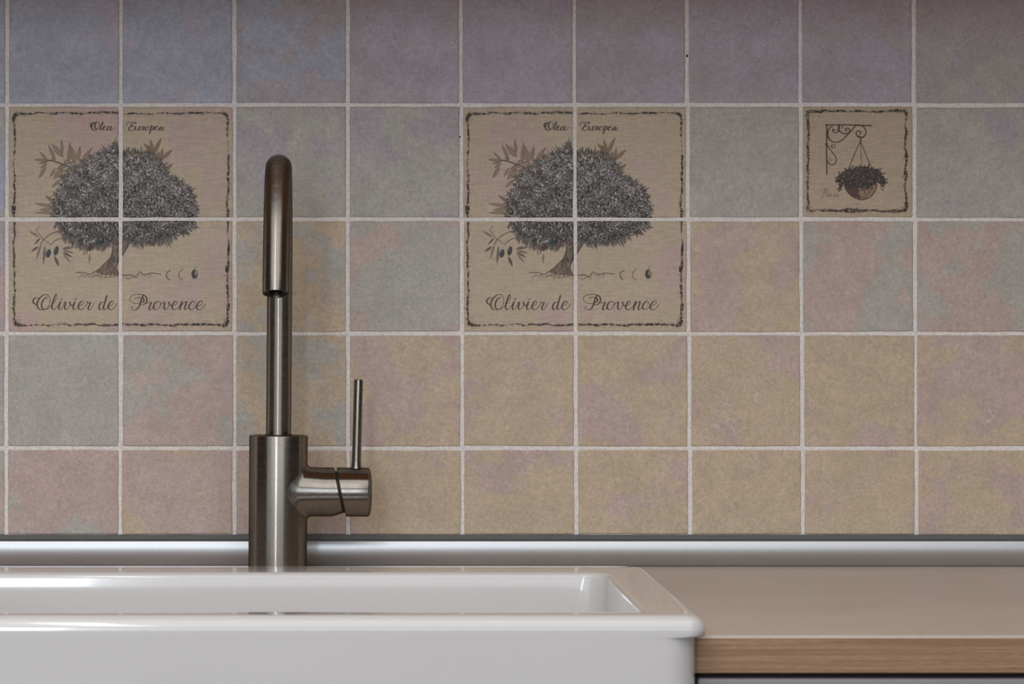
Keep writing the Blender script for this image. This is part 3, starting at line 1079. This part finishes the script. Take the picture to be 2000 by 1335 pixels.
def edge_strip(xa, xb):
    pr = [(EY, 0.0), (WF + 0.0006, 0.0), (WF, 0.0008), (WF, THK - 0.0022)]
    pr += [(EY, THK - 0.0022)]
    v_, f_ = rings_mesh([[(xa, y + 0.3, z) for y, z in pr], [(xb, y + 0.3, z) for y, z in pr]])
    mesh_obj('front_edge', v_, f_, M_PLY, wt)
    pr = [(EY, THK - 0.0022), (WF, THK - 0.0022), (WF + 0.0002, THK - 0.0012), (WF + 0.0007, THK - 0.0004), (EY, THK)]
    v_, f_ = rings_mesh([[(xa, y + 0.3, z) for y, z in pr], [(xb, y + 0.3, z) for y, z in pr]])
    mesh_obj('laminate_nosing', v_, f_, M_LAM, wt)


edge_strip(cut1, XB)
edge_strip(XA, cut0)

# ------------------------------------------------------------------ base cabinet under the worktop
cab = empty('base_cabinet', (0.78, -0.32, 0.0), 'pale fronted kitchen base cabinet under the worktop at right of the sink', 'cabinet')


def sub(name, lo, hi, mat, par, bev=0.0015):
    L = par.location
    return box(name, [lo[i] - L[i] for i in range(3)], [hi[i] - L[i] for i in range(3)], mat, par, bev)


sub('carcass', (0.2605, -0.605, 0.10), (1.34, -0.03, TOP - THK), M_CARC, cab)
sub('plinth', (0.2615, -0.56, 0.0), (1.34, -0.05, 0.10), M_CARC, cab)
sub('drawer_front', (0.2620, -0.6285, 0.70), (0.868, -0.606, TOP - THK - 0.0042), M_FRONT, cab, 0.002)
sub('drawer_front', (0.872, -0.6285, 0.70), (1.338, -0.606, TOP - THK - 0.0042), M_FRONT, cab, 0.002)
sub('door', (0.2620, -0.6285, 0.105), (0.868, -0.606, 0.696), M_FRONT, cab, 0.002)
sub('door', (0.872, -0.6285, 0.105), (1.338, -0.606, 0.696), M_FRONT, cab, 0.002)
scab = empty('sink_cabinet', (-0.046, -0.32, 0.0), 'pale kitchen cabinet carrying the white sink', 'cabinet')
sub('carcass', (-0.345, -0.60, 0.10), (0.2535, -0.03, 0.689), M_CARC, scab)
sub('plinth', (-0.345, -0.56, 0.0), (0.2535, -0.05, 0.10), M_CARC, scab)
sub('door', (-0.345, -0.6235, 0.105), (-0.048, -0.601, 0.685), M_FRONT, scab, 0.002)
sub('door', (-0.044, -0.6235, 0.105), (0.2535, -0.601, 0.685), M_FRONT, scab, 0.002)

# ------------------------------------------------------------------ ceramic apron sink
sink = empty('kitchen_sink', ((SX0 + SX1) / 2, (SYF + SYB) / 2, 0.69), 'white ceramic apron front sink with thick rounded rim', 'sink')
SO = Vector(sink.location)
RIM = 0.0172


def rrect(x0, x1, y0, y1, r, z, n=10):
    """r: one radius or (front, back)."""
    rf, rb = r if isinstance(r, tuple) else (r, r)
    out = []
    for cx, cy, a0, rr in ((x1 - rf, y0 + rf, -90, rf), (x1 - rb, y1 - rb, 0, rb), (x0 + rb, y1 - rb, 90, rb), (x0 + rf, y0 + rf, 180, rf)):
        for k in range(n + 1):
            a = math.radians(a0 + 90 * k / n)
            out.append((cx + rr * math.cos(a) - SO.x, cy + rr * math.sin(a) - SO.y, z - SO.z))
    full = []
    for q in range(4):
        side = out[q * (n + 1):(q + 1) * (n + 1)]
        p, e = Vector(side[-1]), Vector(out[(q + 1) * (n + 1) % len(out)])
        full += side + [tuple(p.lerp(e, t)) for t in (0.03, 0.10, 0.3, 0.5, 0.7, 0.90, 0.97)]
    return full


def lerp(a, b, t):
    return a + (b - a) * t


R = []
bi = 0.0065                                   # how far the rim overhangs the body at the sides
bod = dict(x0=SX0 + bi, x1=SX1 - bi, y0=SYF, y1=SYB - 0.008)
R.append(rrect(bod['x0'] + 0.012, bod['x1'] - 0.012, bod['y0'] + 0.012, bod['y1'] - 0.012, 0.016, 0.690))
R.append(rrect(bod['x0'] + 0.003, bod['x1'] - 0.003, bod['y0'] + 0.003, bod['y1'] - 0.003, 0.020, 0.694))
R.append(rrect(bod['x0'], bod['x1'], bod['y0'], bod['y1'], 0.022, 0.704))
for z in (0.76, 0.82, 0.88, 0.8960, 0.8998):
    R.append(rrect(bod['x0'], bod['x1'], bod['y0'], bod['y1'], 0.022, z))
for t, z in ((0.08, 0.9010), (0.35, 0.9014), (0.8, 0.9018)):
    R.append(rrect(lerp(bod['x0'], SX0, t), lerp(bod['x1'], SX1, t), lerp(bod['y0'], SYF, t), lerp(bod['y1'], SYB, t), lerp(0.022, 0.014, t), z))
R.append(rrect(SX0, SX1, SYF, SYB, (0.012, 0.022), 0.9032))
ro = 0.0105
zc = TOP + RIM - ro
for k in range(0, 9):
    a = k / 8 * PI / 2
    i = ro * (1 - math.cos(a))
    R.append(rrect(SX0 + i, SX1 - i, SYF + i, SYB - i, (0.012, 0.022 - i * 0.5) if k < 3 else (max(0.005, 0.012 - i * 0.5), 0.018), zc + ro * math.sin(a)))
ix0, ix1, iy0, iy1 = SX0 + 0.041, SX1 - 0.041, SYF + 0.040, -0.286
ri = 0.0055
R.append(rrect(lerp(SX0 + ro, ix0 - ri, 0.5), lerp(SX1 - ro, ix1 + ri, 0.5), lerp(SYF + ro, iy0 - ri, 0.5), lerp(SYB - ro, iy1 + ri, 0.5), 0.014, TOP + RIM - 0.0003))
for k in range(0, 7):
    a = k / 6 * PI / 2
    i = ri * (1 - math.sin(a))
    R.append(rrect(ix0 - i, ix1 + i, iy0 - i, iy1 + i, 0.020 + i, TOP + RIM - 0.0004 - ri * (1 - math.cos(a))))
for z, s in ((0.90, 0.0005), (0.84, 0.002), (0.765, 0.004), (0.748, 0.007), (0.738, 0.013), (0.733, 0.024)):
    R.append(rrect(ix0 + s, ix1 - s, iy0 + s, iy1 - s, 0.022 + s * 0.5, z))
R.append(rrect(ix0 + 0.09, ix1 - 0.09, iy0 + 0.09, iy1 - 0.09, 0.04, 0.729))
v, f = rings_mesh(R)
basin = mesh_obj('basin', v, f, M_CERAMIC, sink, True)
# waste strainer in the basin floor
bm = bmesh.new()
bmesh.ops.create_cone(bm, cap_ends=True, segments=40, radius1=0.045, radius2=0.041, depth=0.004)
me = bpy.data.meshes.new('drain_strainer')
bm.to_mesh(me)
bm.free()
me.materials.append(M_ALU)
o = link(bpy.data.objects.new('drain_strainer', me), sink)
o.location = (0, (iy0 + iy1) / 2 - SO.y, 0.7305 - SO.z)

# ------------------------------------------------------------------ tap
FX, FY = -0.0486, -0.090
tap = empty('kitchen_tap', (FX, FY, TOP), 'brushed steel kitchen tap with arched spout and side lever behind the sink', 'tap')
tap.rotation_euler = (0, math.radians(0.42), 0)
N = 64


def circ(cx, cy, z, r, n=N):
    return [(cx + r * math.cos(2 * PI * k / n), cy + r * math.sin(2 * PI * k / n), z) for k in range(n)]


RB, HB = 0.0258, 0.1217
rs = [circ(0, 0, 0.0, RB), circ(0, 0, 0.05, RB), circ(0, 0, HB - 0.0012, RB), circ(0, 0, HB - 0.0003, RB - 0.0004), circ(0, 0, HB, RB - 0.0014),
      circ(0, 0, HB, 0.0121), circ(0, 0, HB - 0.003, 0.0120)]
v, f = rings_mesh(rs)
mesh_obj('tap_body', v, f, M_STEEL, tap, True, 0.5, N)
rs = [circ(0, 0, HB - 0.004, 0.0117), circ(0, 0, HB + 0.0008, 0.0117), circ(0, 0, HB + 0.0008, 0.0105)]
v, f = rings_mesh(rs)
mesh_obj('pipe_seal', v, f, M_DARK, tap, True, 0.5)

# the spout: upright pipe, arch, short leaning nozzle
RP = 0.0111
AR = 0.092
ZT = 0.3648 - RP - 0.0005
zc = ZT - AR
path = [(0, 0.115), (0, 0.20), (0, zc)]
END = math.radians(162)
for k in range(1, 41):
    a = END * k / 40
    path.append((-(AR - AR * math.cos(a)), zc + AR * math.sin(a)))
dx, dz = -math.sin(END), math.cos(END)
y_e, z_e = path[-1]
tip_z = 0.2455
Ls = (z_e - tip_z) / -dz
for t in (0.3, 0.7, 0.97):
    path.append((y_e + dx * Ls * t, z_e + dz * Ls * t))
path.append((y_e + dx * Ls, z_e + dz * Ls))


def tube(path, radii, n=N):
    out = []
    for i, (y, z) in enumerate(path):
        a = path[max(0, i - 1)]
        b = path[min(len(path) - 1, i + 1)]
        ty, tz = b[0] - a[0], b[1] - a[1]
        l = math.hypot(ty, tz)
        ty, tz = ty / l, tz / l
        ny, nz = tz, -ty
        out.append([(radii[i] * math.cos(2 * PI * k / n), y + ny * radii[i] * math.sin(2 * PI * k / n), z + nz * radii[i] * math.sin(2 * PI * k / n))
                    for k in range(n)])
    return out


rad = [RP] * len(path)
rad[-1] = RP - 0.0004
rg_ = tube(path, rad)
back = [(path[-1][0] - dx * q, path[-1][1] - dz * q) for q in (0.0, 0.004)]
rg_ += tube([path[-2], back[0]], [RP - 0.002] * 2)[1:]
rg_ += [[(x, y - dx * 0.004, z - dz * 0.004) for x, y, z in rg_[-1]]]
v, f = rings_mesh(rg_)
spout = mesh_obj('spout', v, f, M_STEEL, tap, True, 0.6, N)
e0 = (path[-1][0] - dx * 0.0035, path[-1][1] - dz * 0.0035)
e1 = (path[-1][0] - dx * 0.0012, path[-1][1] - dz * 0.0012)
ra = tube([e0, e1], [0.0086, 0.0086]) + [tube([e0, e1], [0.0062, 0.0062])[1]] + [tube([e0, e1], [0.0058, 0.0058])[0]]
v, f = rings_mesh(ra)
mesh_obj('aerator', v, f, M_HOLE, spout, True, 0.5)

# side valve
RN, ZV = 0.0216, 0.0722


def onbody(y, r=RB):
    return math.sqrt(max(0.0, r * r - y * y))


def vring(fx, r, n=N):
    out = []
    for k in range(n):
        a = 2 * PI * k / n
        y, z = r * math.cos(a), r * math.sin(a)
        out.append((fx(y, z), y, ZV + z))
    return out


def slant(x0, k=0.205):
    return lambda y, z: x0 - k * z


rs = [vring(lambda y, z: onbody(y) - 0.004, 0.0220), vring(lambda y, z: onbody(y * 0.985) - 0.0006, 0.0246),
      vring(lambda y, z: onbody(y) + 0.0006, 0.0233), vring(lambda y, z: onbody(y) + 0.0018, 0.0222),
      vring(lambda y, z: onbody(y) + 0.0034, RN + 0.0001), vring(lambda y, z: 0.040, RN),
      vring(lambda y, z: min(0.0475, 0.0530 - 0.20 * z), RN)]


def cut_end(r, x0, lift_):
    """Slanted end of the neck, chamfered on its underside."""
    out = []
    for x, y, z in vring(slant(x0, 0.20), r):
        q = min(1.0, max(0.0, (-(z - ZV) - 0.008) / 0.0125))
        out.append((x, y, z + lift_ * q))
    return out


rs += [cut_end(RN, 0.0528, 0.0030), cut_end(RN - 0.0006, 0.0535, 0.0033), cut_end(0.0180, 0.0536, 0.0020)]
v, f = rings_mesh(rs)
mesh_obj('valve_neck', v, f, M_STEEL, tap, True, 0.6, N)
rs = [vring(slant(0.0480), 0.0183), vring(slant(0.0600), 0.0183)]
v, f = rings_mesh(rs)
mesh_obj('valve_core', v, f, M_DARK, tap, True, 0.5)
rs = [vring(slant(0.0556), 0.0185), vring(slant(0.0555), RN - 0.0005), vring(slant(0.0560), RN)]
rs += [vring(lambda y, z: 0.070 - 0.03 * z, RN), vring(lambda y, z: 0.0788, RN)]
for rr, x in ((RN - 0.0004, 0.0796), (RN - 0.0016, 0.0806), (0.0170, 0.0816), (0.0110, 0.0822), (0.0045, 0.0825)):
    rs.append(vring(lambda y, z, x=x: x, rr))
v, f = rings_mesh(rs)
cap = mesh_obj('valve_cap', v, f, M_STEEL, tap, True, 0.6, N)
# lever rod
lx0, lz0 = 0.0685, ZV + RN - 0.003
lx1, lz1 = 0.0700, 0.1712
rs = []
for t, r in ((0.0, 0.0060), (0.03, 0.0052), (0.055, 0.0043), (0.12, 0.0040), (0.5, 0.00395), (0.985, 0.0039), (0.995, 0.0036), (1.0, 0.0030)):
    rs.append(circ(lerp(lx0, lx1, t), 0.0, lerp(lz0, lz1, t), r, 32))
v, f = rings_mesh(rs)
mesh_obj('lever', v, f, M_STEEL, cap, True, 0.6, 32)

# ------------------------------------------------------------------ wall cabinet above the frame: shades the top of the tiles
wc = empty('wall_cabinet', (0.1, -0.12, 1.426), 'wooden wall cabinet hung above the tiles', 'cabinet')
sub('carcass', (-1.25, -0.265, 1.426), (1.33, -0.0005, 2.25), M_OAK, wc)
for k in range(4):
    sub('door', (-1.248 + 0.645 * k, -0.286, 1.428), (-1.248 + 0.645 * k + 0.641, -0.2655, 2.248), M_OAK, wc, 0.003)
# unseen panel added as backing for the soft ceiling fill, with the tube holder
cl_ = empty('ceiling_fill_panel', (-0.12, -2.35, 2.5), 'large flat unseen ceiling panel added as backing for the soft fill light', 'lamp')
sub('fill_panel_housing', (-1.44, -3.88, 2.42), (1.20, -0.82, 2.5), M_WHITE, cl_, 0.005)
sub('tube_holder', (-0.40, -3.42, 2.388), (-0.26, -1.48, 2.398), M_WHITE, cl_, 0.002)
